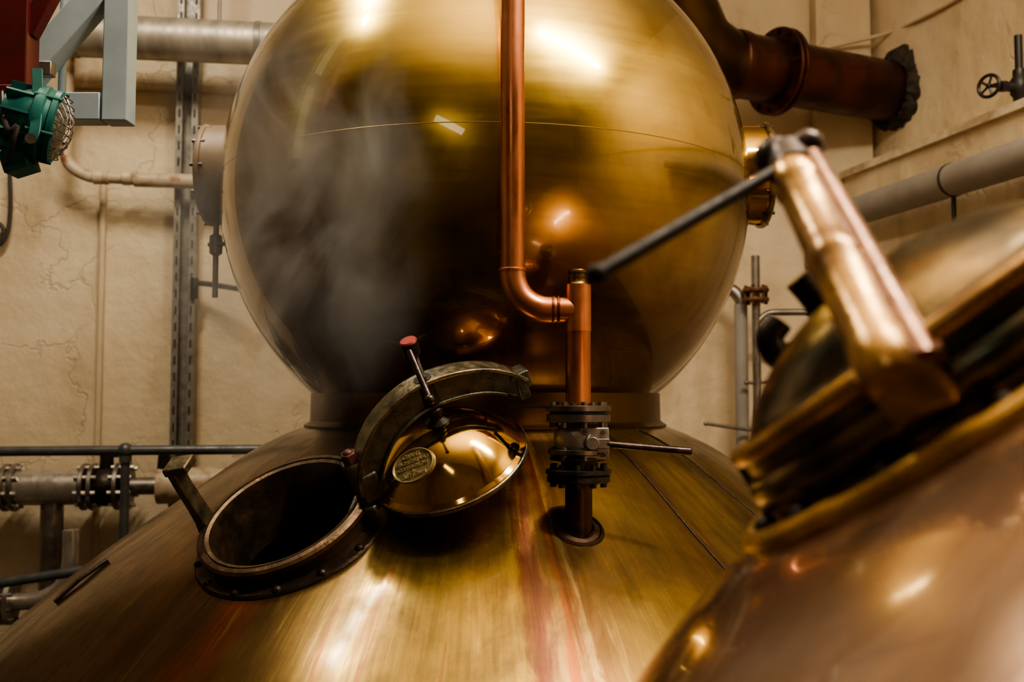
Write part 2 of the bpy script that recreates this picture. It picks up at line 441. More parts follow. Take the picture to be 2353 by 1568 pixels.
for s in (-1, 1):
    oc = BC+V((0,0,.11))
    po = MB().lathe(oc, (s,0,0), [(.225,1.0),(.225,1.25)], 64, True, True).build('port', G['brass'] if s > 0 else G['port'], still)
    FR = .24 if s > 0 else .231
    MB().lathe(oc, (s,0,0), [(.20,1.245),(FR-.004,1.245),(FR,1.25),(FR,1.266),(FR-.004,1.272),(.2,1.272)], 64, True, True).build('port_flange', G['brass_worn'] if s > 0 else G['port'], po)
    for k in range(12):
        t = 2*PI*k/12
        c = oc+V((s*1.23, .222*math.cos(t), .222*math.sin(t)))
        MB().cyl(c, c+V((s*.055,0,0)), .009, seg=6).build('bolt', G['dark_iron'], po)
    if s < 0:
        dc = oc+V((-1.225, -.02, -.222))
        dr = MB().cyl(dc, dc+V((0,0,-.34)), .013, seg=14)
        dr.lathe(dc+V((0,0,-.10)), (0,0,-1), [(.013,-.05),(.028,-.04),(.030,0),(.028,.04),(.013,.05)], 20)
        dr.cyl(dc+V((-.03,-.01,-.10)), dc+V((.05,-.03,-.10)), .010, seg=10)
        dr.build('drain_cock', G['steel_dull'], po)
for ang in (-57.5, -40):
    t = math.radians(ang)
    pts = [V((AX+r*math.cos(t), AY+r*math.sin(t), z+.001)) for r, z in prof1[12:96]]
    MB().tube(pts, .0035, 8).build('panel_seam', G['dark_iron'], still)
vb = hit(1330, 1217, AX, AY, pz1); vx, vy = vb.x, vb.y
s = vy/F
nv = normal_at(vb, AX, AY, pz1)
def Zv(py): return P(1330, py, vy).z
noz = MB().cyl((vx,vy,vb.z-.08), (vx,vy,Zv(1108)), 31*s, seg=40).build('nozzle', G['nozzle'], still)
MB().lathe(vb+nv*.0, nv, [(30*s,.0),(33*s,.016),(37*s,.008),(48*s,.006),(52*s,.010),(56*s,.006),(60*s,.0)], 64).build('weld_ring', G['nozzle'], noz)
sp0 = hit(250, 1290, AX, AY, pz1); sp1 = hit(128, 1388, AX, AY, pz1)
nn = normal_at(sp0, AX, AY, pz1)
MB().sweep([sp0+nn*.008, (sp0+sp1)/2+nn*.016, sp1+nn*.008], nn.cross(sp1-sp0), .035, .012).build('strap', G['dark_iron'], still, bevel=.003)

# ------------------------------------------------------------------ hatches
def make_surf(ax, ay, pz, H):
    def f(a, e):
        b = .2
        while b > -.6:
            p = H(a, e, b)
            if p.z <= pz(math.hypot(p.x-ax, p.y-ay)): return b
            b -= .004
        return -.6
    return f
def hatch_base(t, H, n, surf, RI, RO, rm, fm, wd_=.045, bead=None):
    N = 72; vs = []; fs = []
    rows = [(RI+.015,-.02),(RI+.015,.014),(RO+wd_-.006,.014),(RO+wd_,.006),(RO+wd_,-.03)]
    for r, dh in rows:
        for k in range(N):
            a = r*math.cos(2*PI*k/N); e = r*math.sin(2*PI*k/N)
            vs.append(H(a, e, surf(a, e)+dh))
    for i in range(len(rows)-1):
        for k in range(N):
            l = (k+1) % N
            fs.append((i*N+k, i*N+l, i*N+N+l, i*N+N+k))
    fl = MB().add(vs, fs).build('base_flange', fm, t)
    if bead:
        MB().tube([H((RO+wd_)*math.cos(2*PI*k/N), (RO+wd_)*math.sin(2*PI*k/N), surf((RO+wd_)*math.cos(2*PI*k/N), (RO+wd_)*math.sin(2*PI*k/N))+.008) for k in range(N)], .015, 12, closed=True).build('rim_bead', bead, fl)
    for k in range(14):
        tt = 2*PI*(k+.35)/14
        a = (RO+wd_*.5)*math.cos(tt); e = (RO+wd_*.5)*math.sin(tt); b = surf(a, e)+.012
        MB().lathe(H(a,e,b), n, [(.016,-.002),(.015,.006),(.011,.011),(.004,.014)], 16, True, True).build('rivet', G['dark_iron'], fl)
    ne = MB().lathe(H(0,0,0), n, [(RI-.008,-.24),(RI-.004,-.02),(RI,-.004),(RI+.012,.0),(RI+.014,-.006),(RI+.018,-.006),(RI+.020,.002),(RO-.008,.0),(RO,-.008),
        (RO,-.022),(RO-.006,-.028),(RO-.012,-.032),(RO-.016,-.045),(RO-.012,-.15)], 96).build('neck_ring', rm, t)
    return fl, ne

hat = thing('manhole_hatch', 'open bronze manhole hatch with polished brass lid swung aside', 'hatch', S1)
sf1 = make_surf(AX, AY, pz1, H1)
RI, RO = .257, .300
hatch_base(hat, H1, n1, sf1, RI, RO, G['rim'], G['flange'], .038)
ca, ce = -.242, -.165
lug = MB()
side = (u1*ca+e1*ce).normalized()
tang = n1.cross(side).normalized()
pts = [H1(ca, ce, -.04), H1(ca, ce, .02), H1(ca, ce, .08)+side*.004, H1(ca, ce, .15)+side*.01, H1(ca, ce, .225)+side*.012]
lug.sweep(pts, tang, .066, [.05,.034,.028,.026,.028])
lug.box(H1(ca, ce, .232)-side*.012, side*.042, tang*.039, n1*.014)
lug.build('catch', simple('dark worn bronze catch', (.26,.22,.14), (.10,.09,.065), 16, .8, .4, .1, .2, 60), hat, bevel=.005)
ha, he = .250, .175
hp = MB()
hp.lathe(H1(ha,he,0), n1, [(.040,-.09),(.044,-.07),(.042,-.03),(.031,-.02),(.029,.10),(.035,.105),(.036,.145),(.031,.153)], 32, True, True)
post = hp.build('hinge_post', G['bronze'], hat)
MB().cyl(H1(ha,he,.153), H1(ha,he,.187), .028, .026, seg=6).ball(H1(ha,he,.187), .017, n1, .6).build('hinge_nut', simple('reddish worn nut', (.18,.07,.06), (.08,.04,.035), 14, .6, .45), post, bevel=.003)
MB().box(H1(.238,.16,-.04), (u1*.84+e1*.54)*.05, (u1*-.54+e1*.84)*.045, n1*.03).build('hinge_bracket', G['bronze'], hat, bevel=.01)
ea = .18; DA = -.045
arch = [(.310,.03),(.328,.09),(.368,.155),(.425,.21),(.503,.248),(.585,.262),(.678,.252),(.77,.222),(.842,.178),(.895,.128)]
ap = cm([H1(a+DA, ea, b) for a, b in arch], 6)
nA = len(ap)
hs = [.066+.024*math.sin(PI*i/(nA-1)) for i in range(nA)]
arm = MB().sweep(ap, e1, .046, hs)
arm.box(H1(.315+DA,ea,.05), u1*.034, e1*.03, n1*.05)
ob_arm = arm.build('swing_arm', G['bronze'], hat, bevel=.006)
top = []; bot = []
for i, p in enumerate(ap):
    t = (ap[min(i+1,nA-1)]-ap[max(i-1,0)]).normalized(); up = t.cross(e1).normalized()
    if up.dot(n1) < 0: up = -up
    top.append(p+up*(hs[i]/2)); bot.append(p-up*(hs[i]/2))
MB().sweep(top, e1, .080, .013).build('arm_edge', G['edge'], ob_arm, bevel=.003)
MB().sweep(bot[4:-4], e1, .068, .010).build('arm_lip', G['bronze'], ob_arm, bevel=.003)
hk = MB()
q = H1(.895+DA, ea, .128)
hk.box(q+u1*.005, u1*.018, e1*.03, n1*.042)
hk.box(q+n1*.048, u1*.030, e1*.032, n1*.010)
hk.box(q+u1*.028+n1*.026, u1*.009, e1*.032, n1*.030)
hk.build('hook_end', G['bronze'], ob_arm, bevel=.004)
la, le = .540, .187
LC = H1(la, le, .0)
RL = .265
HD = 1.34
lp = [(.002,.112*HD),(.05,.1095*HD),(.10,.100*HD),(.145,.083*HD),(.185,.060*HD),(.222,.032*HD),(.248,.010),(RL-.004,.003),(RL,-.002),(RL,-.014),(RL-.006,-.018),(.24,-.018),(.002,-.005)]
lid = MB().lathe(LC, n1, catmull(lp[:7], 5)+lp[7:], 96, True, True).build('lid', G['brass'], hat, angle=50)
MB().lathe(LC, n1, [(RL-.002,.0),(RL+.002,-.003),(RL+.003,-.009),(RL+.002,-.017),(RL-.006,-.020)], 96).build('lid_rim', G['edge'], lid)
def domeh(r):
    pr = catmull(lp[:7], 5)
    for (r0,h0),(r1_,h1) in zip(pr, pr[1:]):
        if r0 <= r <= r1_: return h0+(h1-h0)*(r-r0)/(r1_-r0)
    return 0
pa, pe = -.130, .094
rr = math.hypot(pa, pe)
pc = LC+u1*pa+e1*pe+n1*domeh(rr)
sl = (domeh(rr+.01)-domeh(rr-.01))/.02
rad = (u1*pa+e1*pe)/rr
pn = (n1-rad*sl).normalized()
px_ = V((1,.1,.12)); px_ = (px_-pn*px_.dot(pn)).normalized(); py_ = pn.cross(px_).normalized()
pl = MB()
N = 48
PS = .92
def oval(sx, sy, h): return [pc+px_*sx*PS*math.cos(2*PI*k/N)+py_*sy*PS*math.sin(2*PI*k/N)+pn*h for k in range(N)]
rows = [oval(.084,.060,-.016), oval(.084,.060,.004), oval(.078,.054,.005), oval(.075,.051,.002)]
vs = sum(rows, []); fs = []
for i in range(3):
    for k in range(N):
        l = (k+1) % N; fs.append((i*N+k, i*N+l, i*N+N+l, i*N+N+k))
fs.append(tuple(3*N+k for k in range(N)))
pl.add(vs, fs, 0)
pl.tube(oval(.081,.057,.005), .0018, 8, closed=True, mi=1)
def letters(mb, txt, x, y, size, mi=1):
    cu = bpy.data.curves.new('lettering', 'FONT'); cu.body = txt; cu.size = size*PS; cu.align_x = 'CENTER'; cu.align_y = 'CENTER'
    cu.extrude = .0018
    ob = bpy.data.objects.new('lettering', cu); COL.objects.link(ob)
    bpy.context.view_layer.update()
    me = bpy.data.meshes.new_from_object(ob.evaluated_get(bpy.context.evaluated_depsgraph_get()))
    mb.add([pc+px_*(v.co.x+x)+py_*(v.co.y+y*PS)+pn*(v.co.z+.0035) for v in me.vertices], [tuple(p.vertices) for p in me.polygons], mi)
    bpy.data.objects.remove(ob); bpy.data.meshes.remove(me); bpy.data.curves.remove(cu)
letters(pl, 'GRANT', 0, .036, .022)
letters(pl, 'ENGINEERS AND', 0, .015, .0172)
letters(pl, 'COPPERSMITHS', 0, -.004, .0172)
letters(pl, 'DUFFTOWN', 0, -.034, .0175)
pl.cyl(pc+py_*-.017+pn*.001, pc+py_*-.017+pn*.005, .0045, seg=16, mi=1)
pl.build('maker_plate', [G['plate'], G['letter']], lid)
scb = lambda b: H1(la+.012, le, b)
sc = MB().lathe(scb(.036), n1, [(.040,.098),(.042,.116),(.030,.124),(.024,.130),(.024,.145),(.030,.150),(.030,.165),(.024,.170),(.024,.20)], 32, True, True)
sc.cyl(scb(.22), scb(.315), .032, .029, seg=28)
sc.cyl(scb(.30), scb(.43), .0105, seg=20)
for k in range(18):
    sc.lathe(scb(.322+k*.005), n1, [(.0105,-.0022),(.0135,0),(.0105,.0022)], 20)
ob_sc = sc.build('clamp_screw', G['dark_iron'], hat)
MB().cyl(scb(.405), scb(.452), .027, .029, seg=28).build('screw_head', G['dark_iron'], ob_sc, bevel=.004)
MB().cyl(scb(.452), scb(.457), .028, .025, seg=28).build('red_cap', G['redknob'], ob_sc, label='worn red painted cap of the screw')
b0 = scb(.425)+e1*.028-u1*.012
td = (P(994,916,b0.y-.05)-P(952,816,b0.y)).normalized()
b1 = b0+td*.160
MB().cyl(b0-td*.022, b1, .0092, .0112, seg=16).ball(b1+td*.003, .0160, td).ball(b0-td*.022, .011, td).build('tommy_bar', G['rod'], ob_sc)

# ------------------------------------------------------------------ vent pipe of bright copper
ux = P(1178, 400, vy).x
vent = thing('vent_pipe', 'orange copper vent pipe with elbow and tee above the valve', 'pipe', (vx, vy, Zv(925)))
MB().cyl((ux,vy,Zv(618)), (ux,vy,HT), 28.5*s, seg=40).build('riser', G['copper'], vent)
zc = Zv(712)
R_el = 84*s
el = [V((ux,vy,Zv(616)))]
for k in range(0, 13):
    t = PI/2*k/12
    el.append(V((ux+R_el*(1-math.cos(t)), vy, zc+R_el*(1-math.sin(t)))))
el.append(V((ux+R_el+.02, vy, zc)))
MB().tube(el, 30.5*s, 36).build('elbow', G['copper_bright'], vent)
MB().lathe((ux,vy,Zv(622)), (0,0,1), [(29*s,-.006),(32.5*s,-.003),(32.5*s,.004),(29*s,.008)], 40).build('solder_joint', G['copper'], vent)
te = MB().cyl((vx,vy,Zv(762)), (vx,vy,Zv(655)), 30.5*s, seg=40)
te.cyl((ux+R_el-.005,vy,zc), (vx,vy,zc), 29*s, seg=36)
tee = te.build('tee', G['copper_bright'], vent)
for xx in (ux+R_el+.012, ux+R_el+.03):
    MB().lathe((xx,vy,zc), (1,0,0), [(29*s,-.005),(32*s,-.003),(32*s,.003),(29*s,.005)], 36).build('solder_bead', G['copper_dark'], tee)
MB().cyl((vx,vy,Zv(928)), (vx,vy,Zv(760)), 29*s, seg=40).build('downpipe', G['copper'], vent)
zk = Zv(655)
MB().lathe((vx,vy,zk), (0,0,1), [(30*s,-.004),(24*s,.003),(22*s,.010),(22*s,.02),(24*s,.022),(24*s,.028),(21*s,.030),(21*s,.036),(23.5*s,.038),(23.5*s,.044),(20*s,.046),(19*s,.05)], 36, True, True).build('threaded_cap', G['cap'], vent)

# ------------------------------------------------------------------ ball valve
val = thing('ball_valve', 'flanged steel ball valve with long lever below the copper pipe', 'valve', (vx, vy, Zv(1110)))
def disc(mbx, y0, y1, rp, seg=48): mbx.lathe((vx,vy,0), (0,0,1), [(rp*s*.97,Zv(y1)),(rp*s,Zv(y1)+.002),(rp*s,Zv(y0)-.002),(rp*s*.97,Zv(y0))], seg, True, True)
def bolts(par, y0, y1, rp, hexr, n=8, off=.2, m=None):
    for k in range(n):
        t = 2*PI*(k+off)/n
        c = V((vx+rp*s*math.cos(t), vy+rp*s*math.sin(t), 0))
        MB().cyl(c+V((0,0,Zv(y1))), c+V((0,0,Zv(y0))), hexr*s, seg=6).build('bolt', m or G['vsteel'], par)
mbx = MB(); disc(mbx, 932, 946, 74); f1 = mbx.build('pipe_flange', G['vsteel'], val)
bolts(f1, 924, 936, 60, 8)
mbx = MB(); disc(mbx, 946, 952, 66); mbx.build('gasket', G['black'], val)
mbx = MB(); disc(mbx, 952, 970, 73); f2 = mbx.build('upper_flange', G['vsteel'], val)
bolts(f2, 968, 982, 62, 7)
bd = MB().lathe((vx,vy,0), (0,0,1), [(r_*s,Zv(y_)) for r_, y_ in catmull([(36,1056),(40,1048),(49,1038),(55,1024),(57,1008),(54,992),(46,981),(38,975),(36,966)], 4)], 48, True, True)
body = bd.build('valve_body', G['vbody'], val)
mbx = MB(); disc(mbx, 1032, 1044, 70); f3 = mbx.build('body_flange', G['vsteel'], val)
bolts(f3, 1026, 1056, 61, 7)
mbx = MB(); disc(mbx, 1050, 1058, 66); mbx.build('spacer_plate', G['black'], val)
mbx = MB(); disc(mbx, 1078, 1090, 75); disc(mbx, 1092, 1108, 72); mbx.cyl((vx,vy,Zv(1092)), (vx,vy,Zv(1056)), 40*s, seg=36)
f4 = mbx.build('lower_flange', G['dark_iron'], val)
bolts(f4, 1066, 1118, 60, 8, 10, .3, G['dark_iron'])
def Pv(px, py, dy=0): return P(px, py, vy+dy)
MB().box(Pv(1366,1020,-.068), (32*s,0,0), (0,.010,0), (0,0,36*s)).build('mounting_plate', G['vbody'], body, bevel=.003)
for (bx_, by_) in ((1344,994),(1386,994),(1344,1046),(1386,1046)):
    MB().cyl(Pv(bx_,by_,-.077), Pv(bx_,by_,-.088), 6*s, seg=6).build('plate_bolt', G['vsteel'], body)
st = MB().cyl((vx,vy-.01,Zv(1020)), Pv(1366,1020,-.07), 24*s).cyl(Pv(1362,1020,-.07), Pv(1362,1020,-.11), 15*s, seg=20)
st.box(Pv(1380,1020,-.096), (20*s,0,0), (0,.010,0), (0,0,11*s))
st.build('stem', G['steel_dull'], body, bevel=.002)
l0 = Pv(1392,1021,-.096); l1 = Pv(1590,1038,-.108)
MB().tube([l0, l0.lerp(l1,.03), l0.lerp(l1,.9), l1.lerp(l0,.02), l1], [7*s,7.5*s,8.5*s,9*s,6*s], 16).build('lever', G['rod'], val)
w0 = Pv(1172,935,-.02); w1_ = Pv(1285,936,-.04)
MB().sweep([w0, w0.lerp(w1_,.5), w1_], (0,1,0), .03, [.003,.008,.014]).build('side_tab', G['black'], val)

# ------------------------------------------------------------------ foreground still
M2 = P(2110, 775, 1.22)
ph2 = math.radians(165); al2 = math.radians(36)
d2 = V((math.cos(ph2), math.sin(ph2), 0))
n2 = (d2*math.sin(al2)+V((0,0,math.cos(al2)))).normalized()
S2 = M2-n2*.075
rS = 1.05
A2 = V((S2.x, S2.y, 0))-d2*rS
pr2 = [(.40,.36),(.6,.28),(.8,.17),(1.05,0),(1.2,-.115),(1.35,-.26),(1.47,-.42),(1.56,-.6),(1.61,-.8),(1.62,-1.0)]
prof2 = [(r, S2.z+z) for r, z in catmull(pr2, 10)]
pz2 = mk_profz(prof2)
still2 = thing('pot_still', 'shiny copper pot still shoulder close up, its hatch shut', 'still', (A2.x, A2.y, 0))
MB().lathe((A2.x,A2.y,0), (0,0,1), prof2+[(1.62,.0)], 256).build('pot', G['pot2'], still2)
MB().lathe((A2.x,A2.y,0), (0,0,1), [(.41,S2.z+.34),(.41,S2.z+.42),(.38,S2.z+.55),(.33,S2.z+1.4),(.28,HT-.05)], 96, False, True).build('neck', G['neck'], still2)
w2 = (M2-V((0,0,CZ))).normalized()
u2 = w2.cross(n2).normalized(); e2 = u2.cross(n2).normalized()
def H2(a, e, b): return M2+u2*a+e2*e+n2*b
sf2 = make_surf(A2.x, A2.y, pz2, H2)
hat2 = thing('manhole_hatch', 'closed brass manhole hatch clamped down, blurred in the foreground', 'hatch', S2)
fl2, ne2 = hatch_base(hat2, H2, n2, sf2, .225, .265, G['patina'], G['amber'], .045, G['goldrim'])
MB().lathe(H2(0,0,0), n2, catmull([(.250,-.018),(.266,-.024),(.277,-.034),(.281,-.046),(.277,-.058),(.266,-.068),(.250,-.074)], 3), 96).build('neck_band', G['patina'], ne2)
lid2 = MB().lathe(H2(0,0,.008), n2, catmull([(.002,.096),(.05,.094),(.10,.086),(.15,.070),(.19,.050),(.22,.028),(.238,.012),(.255,.004)], 5)+[(.262,.0),(.262,-.008),(.25,-.01)], 96, True, True).build('lid', G['patina'], hat2)
MB().tube([H2(.262*math.cos(2*PI*k/72), .262*math.sin(2*PI*k/72), .004) for k in range(72)], .013, 12, closed=True).build('lid_rim', G['amber'], lid2)
best = None
for dg in range(-85, 86):
    t = math.radians(dg)
    q = H2(.283*math.sin(t), .283*math.cos(t), -.02)
    x_ = proj(q)[0]
    if best is None or abs(x_-2085) < best[0]: best = (abs(x_-2085), t)
tb = best[1]
ar = u2*math.sin(tb)+e2*math.cos(tb)          # towards the near foot
FT = M2+ar*.283+n2*.005                        # foot of the post
HT2 = M2+n2*.262+u2*.012                       # top of the post
pa2 = (HT2-FT).normalized()
vw = ((FT+HT2)/2-V((0,0,CZ))).normalized()
sd2 = pa2.cross(vw).normalized()
if sd2.x < 0: sd2 = -sd2                       # to the right in the picture
dp2 = pa2.cross(sd2).normalized()
PL2 = (HT2-FT).length
post2 = MB().lathe(FT-sd2*.004, pa2, [(.026,-.03),(.031,-.02),(.032,.02),(.0295,.03),(.0290,PL2*.42),(.0315,PL2*.44),(.0315,PL2*.49),(.0285,PL2*.51),(.0275,PL2*.86),(.031,PL2*.88),(.031,PL2*.95),(.027,PL2*.98),(.025,PL2+.01)], 32, True, True)
post2.build('clamp_post', G['amber'], hat2)
sbm = MB().tube([FT+sd2*.027-pa2*.02, FT.lerp(HT2,.5)+sd2*.026, HT2+sd2*.024], [.0175,.0165,.0155], 20)
sbm.build('side_rod', G['copper_bar'], hat2)
MB().box(M2+ar*.284-n2*.022, sd2*.034, ar*.018, n2*.036).build('hinge_block', G['amber'], hat2, bevel=.012, seg=4)
MB().cyl(FT-sd2*.040-n2*.012, FT+sd2*.046-n2*.012, .012, seg=16).build('hinge_pin', G['copper_bar'], hat2)
hd = MB().cyl(HT2-pa2*.010, HT2+pa2*.034, .030, .027, seg=24)
hd.ball(HT2+pa2*.042-sd2*.014, .028, pa2).ball(HT2+pa2*.030+sd2*.028, .022, pa2)
hd.build('clamp_head', G['knob'], hat2)
r0 = HT2+pa2*.014; r1 = P(1365, 634, 1.06)
dd = (r1-r0).normalized()
MB().tube([r0-dd*.035, r1-dd*.02, r1-dd*.008], [.0088,.0088,.0098], 18).ball(r1-dd*.004, .0120, dd).build('tommy_bar', G['rod2'], hat2)
hk2 = cm([P(1832,640,1.42), P(1880,700,1.42), P(1892,760,1.42), P(1850,800,1.42), P(1795,822,1.42), P(1768,780,1.42), P(1790,740,1.42)], 6)
MB().tube(hk2, [.020]*len(hk2), 14).tube(cm([P(1892,760,1.42), P(1930,850,1.40), H2(-.20,-.2,-.02)], 6), .02, 12).build('hook', G['dark_iron'], hat2)
lq = [H2(-.268,.0,-.07), H2(-.272,0,-.03), H2(-.268,0,.01)]
MB().sweep(lq, e2, .03, .016).build('lug', G['bronze'], hat2, bevel=.005)

# ------------------------------------------------------------------ lyne arm through the right wall
hz = rw(2058, 212, 0.0)
q0 = P(1690, 150, 6.45); zq = (hz.z+q0.z)/2
q0.z = zq; hz.z = zq
ly = thing('lyne_arm', 'dark copper swan pipe running behind the bulb into the right wall', 'pipe', (q0.x, q0.y, zq-.24))
dly = (hz-q0).normalized()
bend = cm([P(1330,-330,5.95), P(1440,-130,6.1), P(1540,30,6.25), P(1605,112,6.35), q0-dly*.04, q0], 8)
nb = len(bend)
MB().tube(bend, [.40-.19*min(1, i/(nb-10)) for i in range(nb)], 40).build('swan_bend', G['lyneb'], ly)
MB().cyl(q0-dly*.02, hz+dly*.0, .212, seg=48).build('pipe_run', G['lyne'], ly)
fp = q0.lerp(hz, .24)
fl = MB()
for o_ in (-.03, .012): fl.lathe(fp+dly*o_, dly, [(.2,0),(.285,0),(.292,.006),(.292,.022),(.285,.028),(.2,.028)], 56)
fl = fl.build('flange', G['lyne'], ly)
for k in range(14):
    t = 2*PI*k/14; x, y, a_ = frame(dly); c = fp+(x*math.cos(t)+y*math.sin(t))*.258
    MB().cyl(c-dly*.045, c+dly*.055, .016, seg=6).build('bolt', G['lyne'], fl)
MB().lathe(q0, dly, [(.205,-.05),(.222,-.04),(.226,0),(.222,.04),(.205,.05)], 48).build('joint_band', G['lyne'], ly)
N = 64; vs = []; fs = []
wn = V((RN.x, RN.y, 0)); wx = V((RD.x, RD.y, 0))
for i, (rb, of) in enumerate(((.2,.02),(.213,.060),(.232,.055),(.252,.030),(.268,.003))):
    for k in range(N):
        t = 2*PI*k/N
        j = 1+random.uniform(-.06,.09)*(i > 0)+(.18*max(0, math.sin(t+.3))**6+.06*max(0,-math.sin(t*2.0))**4 if i > 1 else 0)
        vs.append(hz+wx*math.cos(t)*rb*j*1.05+V((0,0,1))*math.sin(t)*rb*j+wn*(of+random.uniform(-.002,.02)*(i < 4)))
for i in range(4):
    for k in range(N):
        l = (k+1) % N; fs.append((i*N+k, i*N+l, i*N+N+l, i*N+N+k))
MB().add(vs, fs).build('wall_packing', G['plaster'], ly)

# ------------------------------------------------------------------ right wall pipes
g0 = rw(1955, 490, .45)
rwd = V((RD.x, RD.y, 0))
lag = thing('lagged_pipe', 'thick grey lagged pipe along the right wall ledge', 'pipe', g0)
MB().cyl(g0, g0+rwd*4, .098, seg=40).build('pipe_run', G['grey_lag'], lag)
MB().tube(cm([g0+rwd*.06, g0-rwd*.12+V((0,0,-.01)), g0-rwd*.3+V((0,0,-.05)), g0-rwd*.42+V((0,0,-.16)), g0-rwd*.46+V((0,0,-.32))], 6), .085, 28).build('elbow', G['grey_lag'], lag)
sp = rw(2190, 405, .45); tt = (sp-g0).dot(rwd); spc = g0+rwd*tt
MB().lathe(spc, rwd, [(.097,-.010),(.102,-.008),(.102,.008),(.097,.010)], 40).build('strap', G['black'], lag)
MB().cyl(spc+V((0,0,-.10)), spc+V((0,0,-1.2)), .014, seg=12).build('support_rod', G['black'], lag)
gv0 = rw(2343, 200, .22)
gv = thing('gate_valve', 'small black gate valve with handwheel on upright pipe', 'valve', (gv0.x, gv0.y, gv0.z-.3))
zt_ = rw(2343, 80, .22).z
MB().cyl((gv0.x,gv0.y,zl-.0), (gv0.x,gv0.y,zt_), .022, seg=20).build('upright_pipe', G['black'], gv)
lf = V((-1,-.1,0)).normalized()
vbd = MB().lathe(gv0, (0,0,1), [(.034,-.10),(.036,-.085),(.036,-.06),(.05,-.04),(.05,.04),(.036,.06),(.036,.085),(.034,.10)], 24, True, True)
vbd.cyl(gv0, gv0+lf*.10, .033, .026, seg=20).cyl(gv0+lf*.08, gv0+lf*.115, .032, seg=6)
vbd.build('valve_body', G['black'], gv)
MB().cyl(gv0+lf*.1, gv0+lf*.19, .010, seg=12).build('stem', G['black'], gv)
hw = MB(); x, y, a_ = frame((lf+V((0,-.55,0))).normalized()); hc = gv0+lf*.185
hw.tube([hc+(x*math.cos(2*PI*k/32)+y*math.sin(2*PI*k/32))*.062 for k in range(32)], .010, 10, closed=True)
for k in range(5):
    t = 2*PI*k/5; hw.cyl(hc, hc+(x*math.cos(t)+y*math.sin(t))*.06, .007, seg=8)
hw.ball(hc, .017, a_)
hw.build('handwheel', G['black'], gv)
cp = cm([pw(1872,116,.13), rw(2035,78,.02), rw(2110,45,.02), rw(2190,2,.02), rw(2300,-70,.02)], 8)
tag(MB().tube(cp, .014, 10).build('cable', G['creamwall']), 'painted cable sagging across the wall above the dark pipe', 'cable')
up1 = pw(1702, 700, .30)
o = thing('grey_upright_pipe', 'wider grey upright pipe behind the still, right of the collar', 'pipe', (up1.x, up1.y, 0))
zc1 = up1.z
MB().cyl((up1.x,up1.y,0), (up1.x,up1.y,zc1), .046, seg=24).build('pipe_run', G['grey_lag'], o)
MB().tube(cm([V((up1.x,up1.y,zc1-.03)), V((up1.x,up1.y,zc1+.03)), V((up1.x-.05,up1.y+.02,zc1+.10)), V((up1.x-.14,up1.y+.06,zc1+.13))], 6), .044, 20).build('elbow', G['steel_dull'], o)
up2 = pw(1737, 700, .42)
o = thing('flanged_upright_pipe', 'thin steel upright pipe with a rusty flange beside the bulb', 'pipe', (up2.x, up2.y, 0))
MB().cyl((up2.x,up2.y,0), (up2.x,up2.y,pw(1733,588,.42).z), .029, seg=24).build('pipe_run', G['steel_dull'], o)
zf = pw(1737, 678, .42).z
fl = MB()
for dz in (-.045, .02): fl.lathe((up2.x,up2.y,zf+dz), (0,0,1), [(.03,0),(.088,0),(.09,.004),(.09,.02),(.088,.024),(.03,.024)], 32)
fl = fl.build('rusty_flange', G['rust'], o, label='rusty bolted flange pair')
for k in range(6):
    t = 2*PI*k/6; c = V((up2.x+.07*math.cos(t), up2.y+.07*math.sin(t), zf))
    MB().cyl(c+V((0,0,-.065)), c+V((0,0,.065)), .013, seg=6).build('bolt', G['rust'], fl)
MB().tube(cm([V((up2.x,up2.y,zf-.2)), V((up2.x+.08,up2.y,zf-.13)), V((up2.x+.2,up2.y,zf-.12)), V((up2.x+.5,up2.y,zf-.12))], 6), .024, 14).build('branch', G['steel_dull'], o)
for (x0, y0_, x1, y1_) in ((1622,974,1736,990),(1715,880,1780,879)):
    a_ = pw(x0,y0_,.42); b_ = pw(x1,y1_,.42)
    MB().cyl(a_, b_, .012, seg=12).ball(a_, .016, (1,0,0)).build('bracket_rod', G['steel_dull'], o)

# ------------------------------------------------------------------ left wall items
wd = V((1, WS, 0)).normalized()
du = pw(165, 80, .45)
o = thing('ventilation_duct', 'fat silver metal duct high on the back wall', 'duct', (du.x, du.y, du.z-.13))
MB().lathe(du, wd, [(.11,-.02),(.136,.0),(.136,3.2)], 48, True, True).build('duct_run', G['alu'], o)
for k in (.02, 1.15): MB().lathe(du+wd*k, wd, [(.136,-.02),(.142,-.016),(.142,.016),(.136,.02)], 48).build('joint_band', G['galv'], o)
MB().cyl(du+wd*.9+V((0,0,.1)), V((du.x+.9, du.y+.13, HT)), .012, seg=10).build('hanger_rod', G['galv'], o)
sx = pw(428, 520, .10)
o = thing('slotted_strut', 'tall slotted galvanised steel channel fixed upright on the wall', 'channel', (sx.x, sx.y, 0))
zl0, zl1 = .25, HT-.02
wxn = V((WS,-1,0)).normalized()
fb = V((sx.x, sx.y, 0))
mbx = MB()
for k in (-1, 1):
    mbx.box(fb+wd*k*.066+V((0,0,(zl0+zl1)/2)), wd*.006, wxn*.05, V((0,0,(zl1-zl0)/2)))
    mbx.box(fb+wd*k*.050+wxn*.048+V((0,0,(zl0+zl1)/2)), wd*.020, wxn*.003, V((0,0,(zl1-zl0)/2)))
mbx.build('side_rails', G['galv'], o)
MB().box(fb-wxn*.04+V((0,0,(zl0+zl1)/2)), wd*.066, wxn*.006, V((0,0,(zl1-zl0)/2))).build('web', G['galv'], o)
sl_ = MB(); z = zl0+.05
while z < zl1-.05:
    for k in (-1, 1): sl_.box(fb+wd*k*.049+wxn*.0515+V((0,0,z)), wd*.006, wxn*.001, V((0,0,.028)))
    z += .11
sl_.build('slots', G['slot'], o)
c0 = pw(150, 190, .25); c1 = pw(152, 340, .25)
